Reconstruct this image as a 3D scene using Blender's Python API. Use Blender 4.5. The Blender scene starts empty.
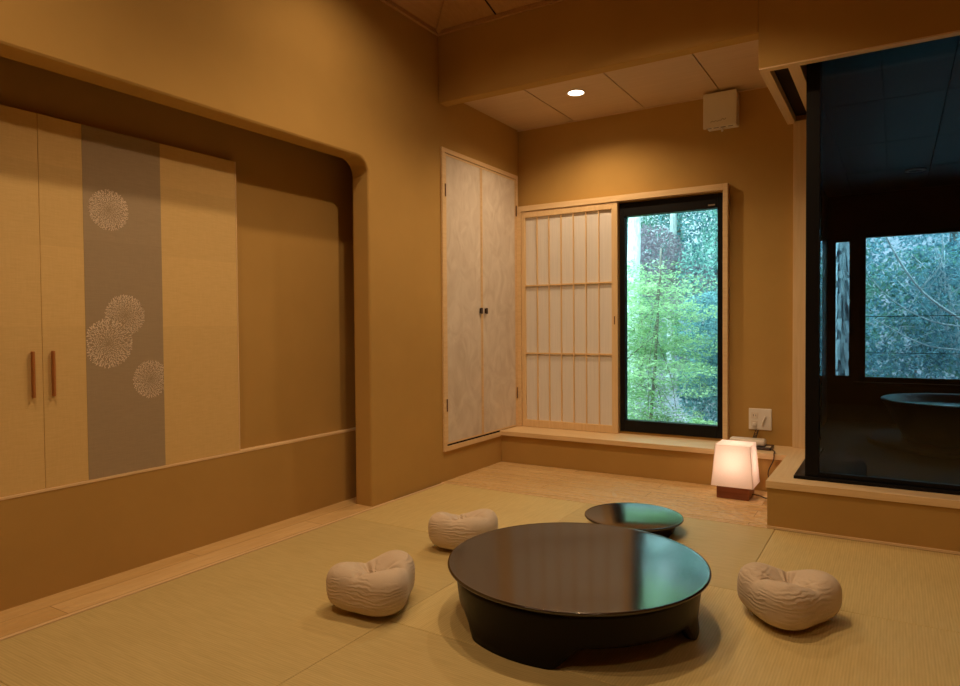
import bpy, bmesh, math, random
from mathutils import Vector, Matrix, noise
PI = math.pi
R_ = math.radians
random.seed(7)
S = bpy.context.scene
COL = S.collection

# ------------------------------------------------------------------ materials
def new_mat(name):
    m = bpy.data.materials.new(name)
    m.use_nodes = True
    nt = m.node_tree
    return m, nt, nt.nodes, nt.links, nt.nodes['Principled BSDF']

def coord(N, L, scale=(1, 1, 1), rot=(0, 0, 0), kind='Object'):
    tc = N.new('ShaderNodeTexCoord'); mp = N.new('ShaderNodeMapping')
    mp.inputs['Scale'].default_value = scale
    mp.inputs['Rotation'].default_value = rot
    L.new(tc.outputs[kind], mp.inputs['Vector'])
    return mp.outputs['Vector']

def mix_col(N, L, fac, a, b):
    r = N.new('ShaderNodeMix'); r.data_type = 'RGBA'
    r.inputs[6].default_value = (*a, 1); r.inputs[7].default_value = (*b, 1)
    L.new(fac, r.inputs[0])
    return r.outputs[2]

def bump(N, L, h, strength, dist, bsdf):
    b = N.new('ShaderNodeBump'); b.inputs['Strength'].default_value = strength
    b.inputs['Distance'].default_value = dist
    L.new(h, b.inputs['Height']); L.new(b.outputs['Normal'], bsdf.inputs['Normal'])

def noise_tex(N, L, vec, scale, detail=4, rough=.55, dist=0):
    n = N.new('ShaderNodeTexNoise'); n.inputs['Scale'].default_value = scale
    n.inputs['Detail'].default_value = detail; n.inputs['Roughness'].default_value = rough
    n.inputs['Distortion'].default_value = dist
    L.new(vec, n.inputs['Vector'])
    return n.outputs['Fac']

def ramp(N, L, fac, lo, hi):
    r = N.new('ShaderNodeMapRange'); r.inputs['From Min'].default_value = lo; r.inputs['From Max'].default_value = hi
    L.new(fac, r.inputs['Value'])
    return r.outputs['Result']

def plain(name, c, rough=.5, metal=0, spec=.5, coat=0):
    m, nt, N, L, b = new_mat(name)
    b.inputs['Base Color'].default_value = (*c, 1); b.inputs['Roughness'].default_value = rough
    b.inputs['Metallic'].default_value = metal; b.inputs['Specular IOR Level'].default_value = spec
    b.inputs['Coat Weight'].default_value = coat; b.inputs['Coat Roughness'].default_value = .03
    return m

def noisy(name, a, c, scale=(1, 1, 1), sc=8, rough=.7, bs=.15, bd=.002, detail=5, lo=.3, hi=.7, spec=.3, dist=0):
    m, nt, N, L, b = new_mat(name)
    v = coord(N, L, scale)
    f = noise_tex(N, L, v, sc, detail, dist=dist)
    L.new(mix_col(N, L, ramp(N, L, f, lo, hi), a, c), b.inputs['Base Color'])
    b.inputs['Roughness'].default_value = rough; b.inputs['Specular IOR Level'].default_value = spec
    if bs: bump(N, L, f, bs, bd, b)
    return m

def wood(name, a, c, axis, rough=.45, sc=3.0, spec=.4):
    st = [22, 22, 22]; st[axis] = 1.1
    return noisy(name, a, c, tuple(st), sc, rough, .05, .001, 6, .3, .72, spec, .4)

def plaster(name, a, c):
    m, nt, N, L, b = new_mat(name)
    v = coord(N, L)
    f1 = noise_tex(N, L, v, 2.2, 4); f2 = noise_tex(N, L, v, 170, 3)
    L.new(mix_col(N, L, ramp(N, L, f1, .25, .75), a, c), b.inputs['Base Color'])
    b.inputs['Roughness'].default_value = .92; b.inputs['Specular IOR Level'].default_value = .12
    bump(N, L, f2, .25, .0015, b)
    return m

M = {}
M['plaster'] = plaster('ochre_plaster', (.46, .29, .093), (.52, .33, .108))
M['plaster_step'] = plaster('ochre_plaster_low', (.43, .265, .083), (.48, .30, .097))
M['woodX'] = wood('light_wood_x', (.72, .52, .28), (.82, .62, .37), 0)
M['woodY'] = wood('light_wood_y', (.72, .52, .28), (.82, .62, .37), 1)
M['woodZ'] = wood('light_wood_z', (.72, .52, .28), (.80, .60, .35), 2)
M['ceilwood'] = wood('ceiling_board', (.60, .44, .27), (.66, .50, .32), 0, .6)
M['ceilhigh'] = wood('ceiling_cedar', (.46, .27, .12), (.54, .33, .16), 1, .55)

def hewn(name, axis):
    m, nt, N, L, b = new_mat(name)
    st = [9, 9, 9]; st[axis] = 1.2
    v = coord(N, L, tuple(st)); f = noise_tex(N, L, v, 2.4, 6, .6, .8)
    br = N.new('ShaderNodeTexBrick')
    rot = (0, 0, 0) if axis == 0 else (0, 0, PI / 2)
    L.new(coord(N, L, (1, 1, 1), rot), br.inputs['Vector'])
    br.inputs['Scale'].default_value = 1; br.inputs['Brick Width'].default_value = 1.3
    br.inputs['Row Height'].default_value = .13; br.inputs['Mortar Size'].default_value = .0018
    br.inputs['Color1'].default_value = (.70, .48, .21, 1); br.inputs['Color2'].default_value = (.80, .58, .29, 1)
    br.inputs['Mortar'].default_value = (.40, .23, .09, 1)
    c = N.new('ShaderNodeMix'); c.data_type = 'RGBA'; c.blend_type = 'MULTIPLY'; c.inputs[0].default_value = .75
    L.new(br.outputs['Color'], c.inputs[6])
    L.new(mix_col(N, L, ramp(N, L, f, .3, .7), (.78, .70, .60), (1, 1, 1)), c.inputs[7])
    L.new(c.outputs[2], b.inputs['Base Color'])
    b.inputs['Roughness'].default_value = .38; b.inputs['Specular IOR Level'].default_value = .45
    vo = N.new('ShaderNodeTexVoronoi'); vo.inputs['Scale'].default_value = 1
    s2 = [38, 38, 38]; s2[axis] = 22
    L.new(coord(N, L, tuple(s2)), vo.inputs['Vector'])
    bump(N, L, vo.outputs['Distance'], 1.0 if axis == 0 else .5, .02 if axis == 0 else .004, b)
    return m
M['hewnX'] = hewn('hewn_floor_wood_x', 0)
M['hewnY'] = hewn('hewn_floor_wood_y', 1)

def tatami(name, axis, k):
    m, nt, N, L, b = new_mat(name)
    w = N.new('ShaderNodeTexWave'); w.bands_direction = 'X' if axis == 1 else 'Y'
    w.inputs['Scale'].default_value = 34; w.inputs['Distortion'].default_value = .6; w.inputs['Detail'].default_value = 2
    w.inputs['Detail Scale'].default_value = 3
    L.new(coord(N, L), w.inputs['Vector'])
    st = [60, 60, 60]; st[axis] = 4
    f = noise_tex(N, L, coord(N, L, tuple(st)), 2, 5, .6)
    g = noise_tex(N, L, coord(N, L), 3, 3)
    mm = N.new('ShaderNodeMath'); mm.operation = 'MULTIPLY_ADD'
    L.new(w.outputs['Fac'], mm.inputs[0]); mm.inputs[1].default_value = .28; L.new(f, mm.inputs[2])
    m2 = N.new('ShaderNodeMath'); m2.operation = 'MULTIPLY_ADD'
    L.new(g, m2.inputs[0]); m2.inputs[1].default_value = .35; L.new(mm.outputs[0], m2.inputs[2])
    L.new(mix_col(N, L, ramp(N, L, m2.outputs[0], .45, 1.15), (.52 * k, .40 * k, .165 * k), (.68 * k, .54 * k, .245 * k)), b.inputs['Base Color'])
    b.inputs['Roughness'].default_value = .52; b.inputs['Specular IOR Level'].default_value = .35
    bump(N, L, mm.outputs[0], .28, .0015, b)
    return m
M['tatX'] = tatami('rush_weave_x', 0, .92)
M['tatY'] = tatami('rush_weave_y', 1, 1.04)

def lacquer(name, c, rough):
    m, nt, N, L, b = new_mat(name)
    b.inputs['Base Color'].default_value = (*c, 1)
    v = coord(N, L)
    f = noise_tex(N, L, v, 30, 3)
    r = N.new('ShaderNodeMapRange'); r.inputs['To Min'].default_value = rough * .8; r.inputs['To Max'].default_value = rough * 1.25
    L.new(f, r.inputs['Value']); L.new(r.outputs['Result'], b.inputs['Roughness'])
    b.inputs['Specular IOR Level'].default_value = .9; b.inputs['IOR'].default_value = 1.6
    return m
M['lacquer'] = lacquer('black_lacquer', (.018, .010, .008), .11)
M['lacquer_base'] = lacquer('dark_lacquer_base', (.007, .0045, .0035), .35)
M['lacquer_base'].node_tree.nodes['Principled BSDF'].inputs['Specular IOR Level'].default_value = .12
M['black'] = plain('black_aluminium', (.005, .005, .006), .45, 0, .2)
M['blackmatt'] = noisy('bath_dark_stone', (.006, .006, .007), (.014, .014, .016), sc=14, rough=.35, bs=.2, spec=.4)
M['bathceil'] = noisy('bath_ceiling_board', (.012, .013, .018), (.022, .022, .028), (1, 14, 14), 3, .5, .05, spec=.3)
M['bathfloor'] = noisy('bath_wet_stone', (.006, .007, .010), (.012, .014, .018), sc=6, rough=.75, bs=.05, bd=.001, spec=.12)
M['white'] = plain('white_plastic', (.80, .77, .70), .4)
M['cream'] = plain('cream_plastic', (.74, .68, .58), .45)
M['grey'] = plain('grey_print', (.25, .20, .15), .6)
M['hinge'] = plain('bronze_hinge', (.16, .08, .04), .4, .7)
M['knob'] = plain('dark_bronze', (.05, .03, .025), .4, .4)
M['dark'] = plain('dark_gap', (.03, .017, .009), .8, 0, .1)
M['groove'] = plain('ceiling_groove', (.16, .09, .045), .8, 0, .1)
M['redwood'] = noisy('red_brown_wood', (.20, .065, .03), (.30, .105, .05), (2, 20, 20), 3, .4, .05)
M['handle'] = noisy('red_cedar_handle', (.36, .14, .04), (.46, .19, .06), (20, 20, 2), 3, .45, .05)
M['cable'] = plain('brown_cable', (.06, .035, .022), .5)
M['phone'] = plain('ivory_plastic', (.74, .68, .60), .35)
M['lens'] = None

def emit(name, c, s):
    m, nt, N, L, b = new_mat(name)
    b.inputs['Base Color'].default_value = (*c, 1)
    b.inputs['Emission Color'].default_value = (*c, 1); b.inputs['Emission Strength'].default_value = s
    return m
M['lens'] = emit('lit_lens', (1, .86, .62), 9)
M['bulb'] = emit('lit_bulb', (1, .75, .5), 3)

def washi_cloth(name, a, c, seam=.32):
    m, nt, N, L, b = new_mat(name)
    f = noise_tex(N, L, coord(N, L, (90, 90, 6)), 3, 4)
    f2 = noise_tex(N, L, coord(N, L, (6, 6, 90)), 3, 4)
    a_ = N.new('ShaderNodeMath'); a_.operation = 'MULTIPLY_ADD'; a_.inputs[1].default_value = .6
    L.new(f, a_.inputs[0]); L.new(f2, a_.inputs[2])
    br = N.new('ShaderNodeTexBrick'); br.offset = 0
    tc = N.new('ShaderNodeTexCoord'); sp = N.new('ShaderNodeSeparateXYZ'); cb = N.new('ShaderNodeCombineXYZ')
    L.new(tc.outputs['Object'], sp.inputs[0]); L.new(sp.outputs['Y'], cb.inputs[0]); L.new(sp.outputs['Z'], cb.inputs[1])
    L.new(cb.outputs[0], br.inputs['Vector'])
    br.inputs['Scale'].default_value = 1; br.inputs['Brick Width'].default_value = 3; br.inputs['Row Height'].default_value = seam
    br.inputs['Mortar Size'].default_value = .0
    br.inputs['Color1'].default_value = (.97, .97, .97, 1); br.inputs['Color2'].default_value = (1.05, 1.05, 1.05, 1)
    mx = N.new('ShaderNodeMix'); mx.data_type = 'RGBA'; mx.blend_type = 'MULTIPLY'; mx.inputs[0].default_value = 1
    L.new(mix_col(N, L, ramp(N, L, a_.outputs[0], .5, 1.1), a, c), mx.inputs[6]); L.new(br.outputs['Color'], mx.inputs[7])
    L.new(mx.outputs[2], b.inputs['Base Color'])
    b.inputs['Roughness'].default_value = .75; b.inputs['Specular IOR Level'].default_value = .2
    bump(N, L, a_.outputs[0], .15, .001, b)
    return m
M['doorcloth'] = washi_cloth('straw_cloth', (.64, .45, .185), (.72, .52, .235))
M['greycloth'] = washi_cloth('grey_cloth', (.34, .265, .175), (.40, .31, .205), .5)
M['motif'] = plain('pale_motif_print', (.86, .72, .58), .7, 0, .2)
M['fusuma'] = noisy('pale_washi_paper', (.61, .54, .47), (.75, .69, .62), (3, 3, 2), 2.2, .8, .05, .001, 5, .32, .68, .2, 1.6)
M['shojipaper'] = noisy('shoji_paper', (.72, .71, .71), (.78, .77, .77), (60, 60, 2), 2, .85, .02, .0005)

def paper_glow(name):
    m, nt, N, L, b = new_mat(name)
    out = [n for n in N if n.type == 'OUTPUT_MATERIAL'][0]
    N.remove(b)
    d = N.new('ShaderNodeBsdfDiffuse'); t = N.new('ShaderNodeBsdfTranslucent'); mx = N.new('ShaderNodeMixShader')
    f = noise_tex(N, L, coord(N, L, (40, 40, 40)), 3, 4)
    c = mix_col(N, L, f, (.88, .78, .72), (.94, .86, .80))
    L.new(c, d.inputs['Color']); L.new(c, t.inputs['Color'])
    mx.inputs[0].default_value = .45
    L.new(d.outputs[0], mx.inputs[1]); L.new(t.outputs[0], mx.inputs[2]); L.new(mx.outputs[0], out.inputs['Surface'])
    return m
M['shade'] = paper_glow('lamp_paper')

def glass(name, tint, ior=1.45, k=1.0):
    m, nt, N, L, b = new_mat(name)
    out = [n for n in N if n.type == 'OUTPUT_MATERIAL'][0]
    N.remove(b)
    t = N.new('ShaderNodeBsdfTransparent'); t.inputs['Color'].default_value = (*tint, 1)
    g = N.new('ShaderNodeBsdfGlossy'); g.inputs['Roughness'].default_value = .0
    fr = N.new('ShaderNodeFresnel'); fr.inputs['IOR'].default_value = ior
    mu = N.new('ShaderNodeMath'); mu.operation = 'MULTIPLY'; mu.inputs[1].default_value = k
    mx = N.new('ShaderNodeMixShader')
    L.new(fr.outputs[0], mu.inputs[0]); L.new(mu.outputs[0], mx.inputs[0])
    L.new(t.outputs[0], mx.inputs[1]); L.new(g.outputs[0], mx.inputs[2]); L.new(mx.outputs[0], out.inputs['Surface'])
    return m
M['glass'] = glass('window_pane_glass', (.97, .98, .98), 1.45, .7)
M['glassdark'] = glass('tinted_pane_glass', (.72, .78, .84), 1.45, 1.2)

def cushion_cloth():
    m, nt, N, L, b = new_mat('beige_crepe_cloth')
    v = coord(N, L)
    f = noise_tex(N, L, coord(N, L, (160, 160, 160)), 2, 3)
    w = N.new('ShaderNodeTexWave'); w.bands_direction = 'Z'; w.inputs['Scale'].default_value = 22
    w.inputs['Distortion'].default_value = 9; w.inputs['Detail'].default_value = 3; w.inputs['Detail Scale'].default_value = 1.2
    L.new(coord(N, L, (.55, .55, 1)), w.inputs['Vector'])
    g = noise_tex(N, L, v, 9, 2)
    mk = N.new('ShaderNodeMath'); mk.operation = 'MULTIPLY'
    L.new(w.outputs['Fac'], mk.inputs[0]); L.new(ramp(N, L, g, .4, .62), mk.inputs[1])
    L.new(mix_col(N, L, f, (.60, .485, .36), (.70, .58, .45)), b.inputs['Base Color'])
    b.inputs['Roughness'].default_value = .85; b.inputs['Specular IOR Level'].default_value = .15
    b.inputs['Sheen Weight'].default_value = .15
    ad = N.new('ShaderNodeMath'); ad.operation = 'MULTIPLY_ADD'; ad.inputs[1].default_value = .06
    L.new(f, ad.inputs[0]); L.new(mk.outputs[0], ad.inputs[2])
    bump(N, L, ad.outputs[0], .42, .006, b)
    return m
M['cushion'] = cushion_cloth()
M['tuft'] = plain('dark_stitch', (.14, .06, .035), .9)

def leafmat(name, a, c, tr=.4):
    m, nt, N, L, b = new_mat(name)
    out = [n for n in N if n.type == 'OUTPUT_MATERIAL'][0]
    N.remove(b)
    f = noise_tex(N, L, coord(N, L), 5.5, 6, .75)
    col = mix_col(N, L, ramp(N, L, f, .38, .62), a, c)
    d = N.new('ShaderNodeBsdfDiffuse'); t = N.new('ShaderNodeBsdfTranslucent'); mx = N.new('ShaderNodeMixShader')
    L.new(col, d.inputs['Color']); L.new(col, t.inputs['Color']); mx.inputs[0].default_value = tr
    L.new(d.outputs[0], mx.inputs[1]); L.new(t.outputs[0], mx.inputs[2]); L.new(mx.outputs[0], out.inputs['Surface'])
    return m
M['leaf_lime'] = leafmat('lime_leaves', (.26, .42, .25), (.70, .84, .48))
M['leaf_teal'] = leafmat('teal_leaves', (.08, .20, .19), (.46, .70, .62))
M['leaf_blue'] = leafmat('blue_green_leaves', (.07, .17, .23), (.42, .66, .70))
M['leaf_red'] = leafmat('russet_leaves', (.34, .25, .30), (.48, .36, .42))
M['leaf_dark'] = leafmat('deep_green_leaves', (.06, .18, .14), (.40, .62, .48))
M['bark_pale'] = noisy('pale_bark', (.42, .40, .42), (.92, .90, .90), (10, 10, 3), 3, .85, .3, .01)
M['bark'] = noisy('brown_bark', (.16, .12, .11), (.32, .26, .24), (10, 10, 1.5), 3, .9, .4, .01)
M['bark_blue'] = noisy('shaggy_grey_bark', (.10, .12, .15), (.55, .60, .64), (9, 9, 1.6), 2.2, .8, .6, .02, 4, .42, .58)
M['soil'] = noisy('leaf_litter', (.22, .24, .26), (.44, .34, .40), sc=9, rough=.95, bs=.5, bd=.03)

# ------------------------------------------------------------------ geometry helpers
def BM(): return bmesh.new()

def bx(bm, x0, x1, y0, y1, z0, z1):
    v = [bm.verts.new(p) for p in ((x0, y0, z0), (x1, y0, z0), (x1, y1, z0), (x0, y1, z0), (x0, y0, z1), (x1, y0, z1), (x1, y1, z1), (x0, y1, z1))]
    for f in ((0, 3, 2, 1), (4, 5, 6, 7), (0, 1, 5, 4), (1, 2, 6, 5), (2, 3, 7, 6), (3, 0, 4, 7)):
        bm.faces.new([v[i] for i in f])
    return bm

def box(*a): return bx(BM(), *a)

def lathe(bm, prof, c, n=64):
    rings = []
    for r, z in prof:
        if r < 1e-5: rings.append([bm.verts.new((c[0], c[1], c[2] + z))])
        else: rings.append([bm.verts.new((c[0] + r * math.cos(2 * PI * i / n), c[1] + r * math.sin(2 * PI * i / n), c[2] + z)) for i in range(n)])
    for A, B in zip(rings, rings[1:]):
        if len(A) == 1 and len(B) == 1: continue
        for i in range(n):
            j = (i + 1) % n
            if len(A) == 1: bm.faces.new((A[0], B[j], B[i]))
            elif len(B) == 1: bm.faces.new((A[i], A[j], B[0]))
            else: bm.faces.new((A[i], A[j], B[j], B[i]))
    bmesh.ops.recalc_face_normals(bm, faces=bm.faces)
    return bm

def tube(bm, pts, r, n=8, r1=None):
    pts = [Vector(p) for p in pts]; rings = []
    for i, p in enumerate(pts):
        d = (pts[min(i + 1, len(pts) - 1)] - pts[max(i - 1, 0)]).normalized()
        a = d.orthogonal().normalized() if i == 0 else (rings_a - d * rings_a.dot(d)).normalized()
        rings_a = a; b = d.cross(a)
        rr = r if r1 is None else r + (r1 - r) * i / (len(pts) - 1)
        rings.append([bm.verts.new(p + (a * math.cos(2 * PI * k / n) + b * math.sin(2 * PI * k / n)) * rr) for k in range(n)])
    for A, B in zip(rings, rings[1:]):
        for k in range(n):
            bm.faces.new((A[k], A[(k + 1) % n], B[(k + 1) % n], B[k]))
    bm.faces.new(list(reversed(rings[0]))); bm.faces.new(rings[-1])
    return bm

def spline(pts, n=10):
    P = [Vector(p) for p in pts]; out = []
    for i in range(len(P) - 1):
        a = P[max(i - 1, 0)]; b = P[i]; c = P[i + 1]; d = P[min(i + 2, len(P) - 1)]
        for k in range(n):
            t = k / n
            out.append(.5 * ((2 * b) + (c - a) * t + (2 * a - 5 * b + 4 * c - d) * t * t + (3 * b - a - 3 * c + d) * t ** 3))
    out.append(P[-1])
    return out

ROOT = {}
def origin(o):
    while o is not None:
        if o.name in ROOT: return ROOT[o.name]
        o = o.parent
    return Vector((0, 0, 0))

def obj(name, bm, mat, parent=None, bevel=0, smooth=False, loc=None):
    """links bm (world coordinates) as one mesh object; a thing gets its origin at loc, a part shares its thing's origin"""
    me = bpy.data.meshes.new(name)
    o = bpy.data.objects.new(name, me); COL.objects.link(o)
    if parent is not None:
        org = origin(parent); o.parent = parent
    else:
        org = Vector(loc) if loc is not None else Vector((0, 0, 0))
        o.location = org; ROOT[o.name] = org
    if org.length: bmesh.ops.translate(bm, verts=bm.verts, vec=-org)
    bm.to_mesh(me); bm.free()
    me.materials.append(mat)
    if smooth:
        for p in me.polygons: p.use_smooth = True
    if bevel:
        b = o.modifiers.new('bevel', 'BEVEL'); b.width = bevel; b.segments = 2; b.limit_method = 'ANGLE'
    return o

def thing(name, label, cat, loc, group=None):
    o = bpy.data.objects.new(name, None); COL.objects.link(o)
    o.empty_display_size = .1
    o.location = loc; ROOT[o.name] = Vector(loc)
    o['label'] = label; o['category'] = cat
    if group: o['group'] = group
    return o

def tag(o, label, cat, group=None, kind=None):
    o['label'] = label; o['category'] = cat
    if group: o['group'] = group
    if kind: o['kind'] = kind
    return o

def struct(name, bm, mat, label, cat, bevel=0, parent=None):
    o = obj(name, bm, mat, parent, bevel)
    if parent is None:
        o['kind'] = 'structure'; o['label'] = label; o['category'] = cat
    return o

# ------------------------------------------------------------------ room shell
XL = -2.60; YF = 3.715; YB = 4.83; XR = 2.25; Y0 = -2.2; ZC = 3.0
X_STEP = -.556
# floor slab: low under the mats, level with them elsewhere
bm = BM()
bx(bm, -3.3, XR + .1, Y0 - .1, 4.6, -.16, -.06)
bx(bm, .51, XR, Y0, YF, -.06, 0); bx(bm, -2.57, .51, Y0, .02, -.06, 0)
bx(bm, -1.54, .51, .02, .94, -.06, 0)
struct('floor', bm, M['tatX'], 'straw-covered floor slab under and around the tatami mats', 'floor')
struct('floor_boards', box(XL - .02, X_STEP + .03, YF + .003, 4.56, -.06, .001), M['hewnX'], 'pale hewn wood floor strip below the window', 'wooden floor')
struct('floor_strip', box(-2.86, -2.586, Y0, 3.2, -.06, .0), M['hewnY'], 'narrow wooden floor strip along the foot of the alcove', 'wooden floor')
struct('trim_1', box(-2.586, -2.571, Y0, YF, -.05, .003), M['woodY'], 'thin pale wood edging between tatami and wooden strip', 'trim')
struct('trim_2', box(XL, X_STEP, YF - .003, YF + .006, -.05, .0025), M['woodX'], 'thin wood edging between tatami and hewn boards', 'trim')

# left wall with the arched alcove opening (y,z outline extruded in x)
def prism_x(bm, yz, x0, x1):
    a = [bm.verts.new((x1, y, z)) for y, z in yz]; b = [bm.verts.new((x0, y, z)) for y, z in yz]
    bm.faces.new(a); bm.faces.new(list(reversed(b)))
    n = len(yz)
    for i in range(n):
        bm.faces.new((a[i], b[i], b[(i + 1) % n], a[(i + 1) % n]))
    bmesh.ops.recalc_face_normals(bm, faces=bm.faces)
    return bm
zt = 2.026; yj = 3.007; rr = .092
arc = [(yj - rr + rr * math.cos(t), zt - rr + rr * math.sin(t)) for t in [PI / 2 * i / 12 for i in range(13)]]
yz = [(Y0, 3.3), (YB + .1, 3.3), (YB + .1, -.06), (yj, -.06)] + arc + [(-1.6, zt), (-1.6, -.06), (Y0, -.06)]
struct('wall_left', prism_x(BM(), yz, XL - .13, XL), M['plaster'], 'ochre plaster wall on the left with a round-cornered alcove opening', 'wall', .012)
# alcove interior
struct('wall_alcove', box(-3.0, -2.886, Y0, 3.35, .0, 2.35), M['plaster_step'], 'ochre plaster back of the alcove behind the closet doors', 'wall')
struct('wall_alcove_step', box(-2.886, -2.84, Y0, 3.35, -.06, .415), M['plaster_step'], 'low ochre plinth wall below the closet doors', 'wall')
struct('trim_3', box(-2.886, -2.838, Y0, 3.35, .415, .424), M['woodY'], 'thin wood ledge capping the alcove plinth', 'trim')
bm = box(-3.0, XL - .13, Y0 - .02, 3.36, 2.3, 2.4)
bx(bm, -3.0, XL - .13, 3.35, 3.4, -.06, 2.4); bx(bm, -3.0, XL - .13, Y0 - .06, Y0, -.06, 2.4)
struct('wall_alcove_end', bm, M['plaster_step'], 'dark plaster ends and top closing the alcove', 'wall')

# window wall (hole for the black window), wall under the sill
WX0, WX1, WZ0, WZ1 = -1.745, -1.0, .262, 1.957
bm = BM()
bx(bm, XL - .13, WX0, YB, YB + .12, -.06, 2.75); bx(bm, WX1, -.43, YB, YB + .12, -.06, 2.75)
bx(bm, WX0, WX1, YB, YB + .12, -.06, WZ0); bx(bm, WX0, WX1, YB, YB + .12, WZ1, 2.75)
struct('wall_back', bm, M['plaster'], 'ochre plaster wall around the tall window and paper screen', 'wall')
struct('wall_back_low', box(XL, X_STEP + .01, 4.53, YB, -.06, .212), M['plaster'], 'low ochre wall under the window sill', 'wall')
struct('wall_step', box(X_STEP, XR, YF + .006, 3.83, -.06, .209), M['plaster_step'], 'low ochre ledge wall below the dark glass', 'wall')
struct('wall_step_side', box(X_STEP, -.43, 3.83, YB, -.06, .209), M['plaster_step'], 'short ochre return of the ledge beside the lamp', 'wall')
struct('baseboard_right', box(X_STEP, XR, YF - .002, YF + .006, 0, .012), M['woodX'], 'thin wood strip at the foot of the low ledge', 'baseboard')
# sill and caps
struct('trim_4', box(XL + .002, X_STEP, 4.495, YB, .212, .246), M['woodX'], 'pale wood window sill ledge below screen and window', 'sill', .002)
struct('trim_5', box(X_STEP - .006, -.446, 3.835, YB, .209, .2455), M['woodY'], 'pale wood cap running back beside the dark glass', 'sill', .002)
struct('trim_6', box(X_STEP - .006, XR, 3.711, 3.835, .209, .246), M['woodX'], 'pale wood cap along the front of the ledge', 'sill', .002)
struct('trim_7', box(-.565, -.452, YB - .035, YB + .02, .246, 2.36), M['woodZ'], 'slim wood post between window wall and dark glass', 'post', .002)
# beams / header
struct('ceiling_beam', box(XL, -.603, YF + .002, 3.808, 2.54, 3.3), M['plaster'], 'ochre plaster beam dropping in front of the low ceiling', 'beam', .006)
bm = box(-.603, XR, YF + .002, 3.765, 2.357, 3.3)
bx(bm, -.603, -.40, 3.765, 3.965, 2.72, 3.3)
struct('wall_header', bm, M['plaster'], 'ochre plaster header above the dark glass', 'wall', .004)
bm = BM()
bx(bm, -.603, -.556, 3.766, YB, 2.352, 2.70); bx(bm, -.470, -.415, 3.766, YB, 2.352, 2.70)
struct('trim_8', bm, M['woodY'], 'pair of wood rails over the side glass with a groove between', 'trim')
struct('trim_9', box(-.556, -.470, 3.766, YB, 2.40, 2.70), M['dark'], 'dark groove between the two overhead wood rails', 'trim')
struct('trim_10', box(-.60, XR, YF - .001, 3.762, 2.350, 2.357), M['woodX'], 'thin wood strip under the header', 'trim')
# low ceiling
seams = [XL, -2.111, -1.555, -1.011, -.603]
bm = BM()
for a, b in zip(seams, seams[1:]): bx(bm, a + .004, b - .004, 3.808, YB, 2.625, 2.64)
struct('ceiling_low', bm, M['ceilwood'], 'low boarded ceiling above the window with four panels', 'ceiling')
struct('ceiling_low_back', box(XL - .13, -.415, 3.808, YB + .1, 2.641, 2.75), M['groove'], 'dark backing seen in the joints of the low ceiling', 'ceiling')
bm = BM(); bx(bm, XL, -.603, YB - .008, YB, 2.618, 2.625)
struct('trim_11', bm, M['ceilwood'], 'thin wood moulding where low ceiling meets the window wall', 'trim')
# high ceiling: hipped boards
k = .3; s = 1.1
o_ = [(XL, Y0), (XR, Y0), (XR, YF), (XL, YF)]
i_ = [(XL + s, Y0 + s), (XR - s, Y0 + s), (XR - s, YF - s), (XL + s, YF - s)]
bm = BM()
A = [bm.verts.new((x, y, ZC)) for x, y in o_]; B = [bm.verts.new((x, y, ZC + k * s)) for x, y in i_]
A2 = [bm.verts.new((x, y, ZC + .1)) for x, y in o_]; B2 = [bm.verts.new((x, y, ZC + k * s + .1)) for x, y in i_]
for i in range(4):
    j = (i + 1) % 4
    bm.faces.new((A[i], A[j], B[j], B[i])); bm.faces.new((A2[i], B2[i], B2[j], A2[j])); bm.faces.new((A[i], A2[i], A2[j], A[j]))
bm.faces.new(B); bm.faces.new(list(reversed(B2)))
bmesh.ops.recalc_face_normals(bm, faces=bm.faces)
struct('ceiling', bm, M['ceilhigh'], 'high sloping boarded ceiling with a hip at the corner', 'ceiling')
bm = BM()
for n_, (a, b) in enumerate(zip(o_, i_)):
    tube(bm, [(a[0], a[1], ZC - .005), (b[0], b[1], ZC + k * s - .005)], .02, 4)
struct('trim_12', bm, M['ceilhigh'], 'raised battens along the hips of the high ceiling', 'trim')
bm = BM()
for x in [-2.14 + .46 * i for i in range(10)]:
    e = min(x - XL, s, XR - x)
    if e > .1: tube(bm, [(x, YF, ZC), (x, YF - e, ZC + k * e)], .006, 4)
for y in [YF - .55 - .46 * i for i in range(11)]:
    e = min(YF - y, s, y - Y0)
    if e > .1: tube(bm, [(XL, y, ZC), (XL + e, y, ZC + k * e)], .006, 4)
struct('trim_13', bm, M['dark'], 'thin dark battens dividing the high ceiling boards', 'trim')
bm = BM()
bx(bm, XL, XL + .022, Y0, YF, ZC - .02, ZC + .004); bx(bm, XL + .022, XR, YF - .022, YF, ZC - .02, ZC + .004)
struct('trim_14', bm, M['ceilhigh'], 'wood moulding where walls meet the high ceiling', 'trim')
# unseen sides that close the room
struct('wall_right', box(XR, XR + .12, Y0 - .1, 8.9, -.06, 3.3), M['plaster'], 'ochre plaster wall beyond the right edge of the view', 'wall')
struct('wall_front', box(XL - .13, XR, Y0 - .12, Y0, -.06, 3.3), M['plaster'], 'ochre plaster wall behind the viewer', 'wall')

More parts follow.
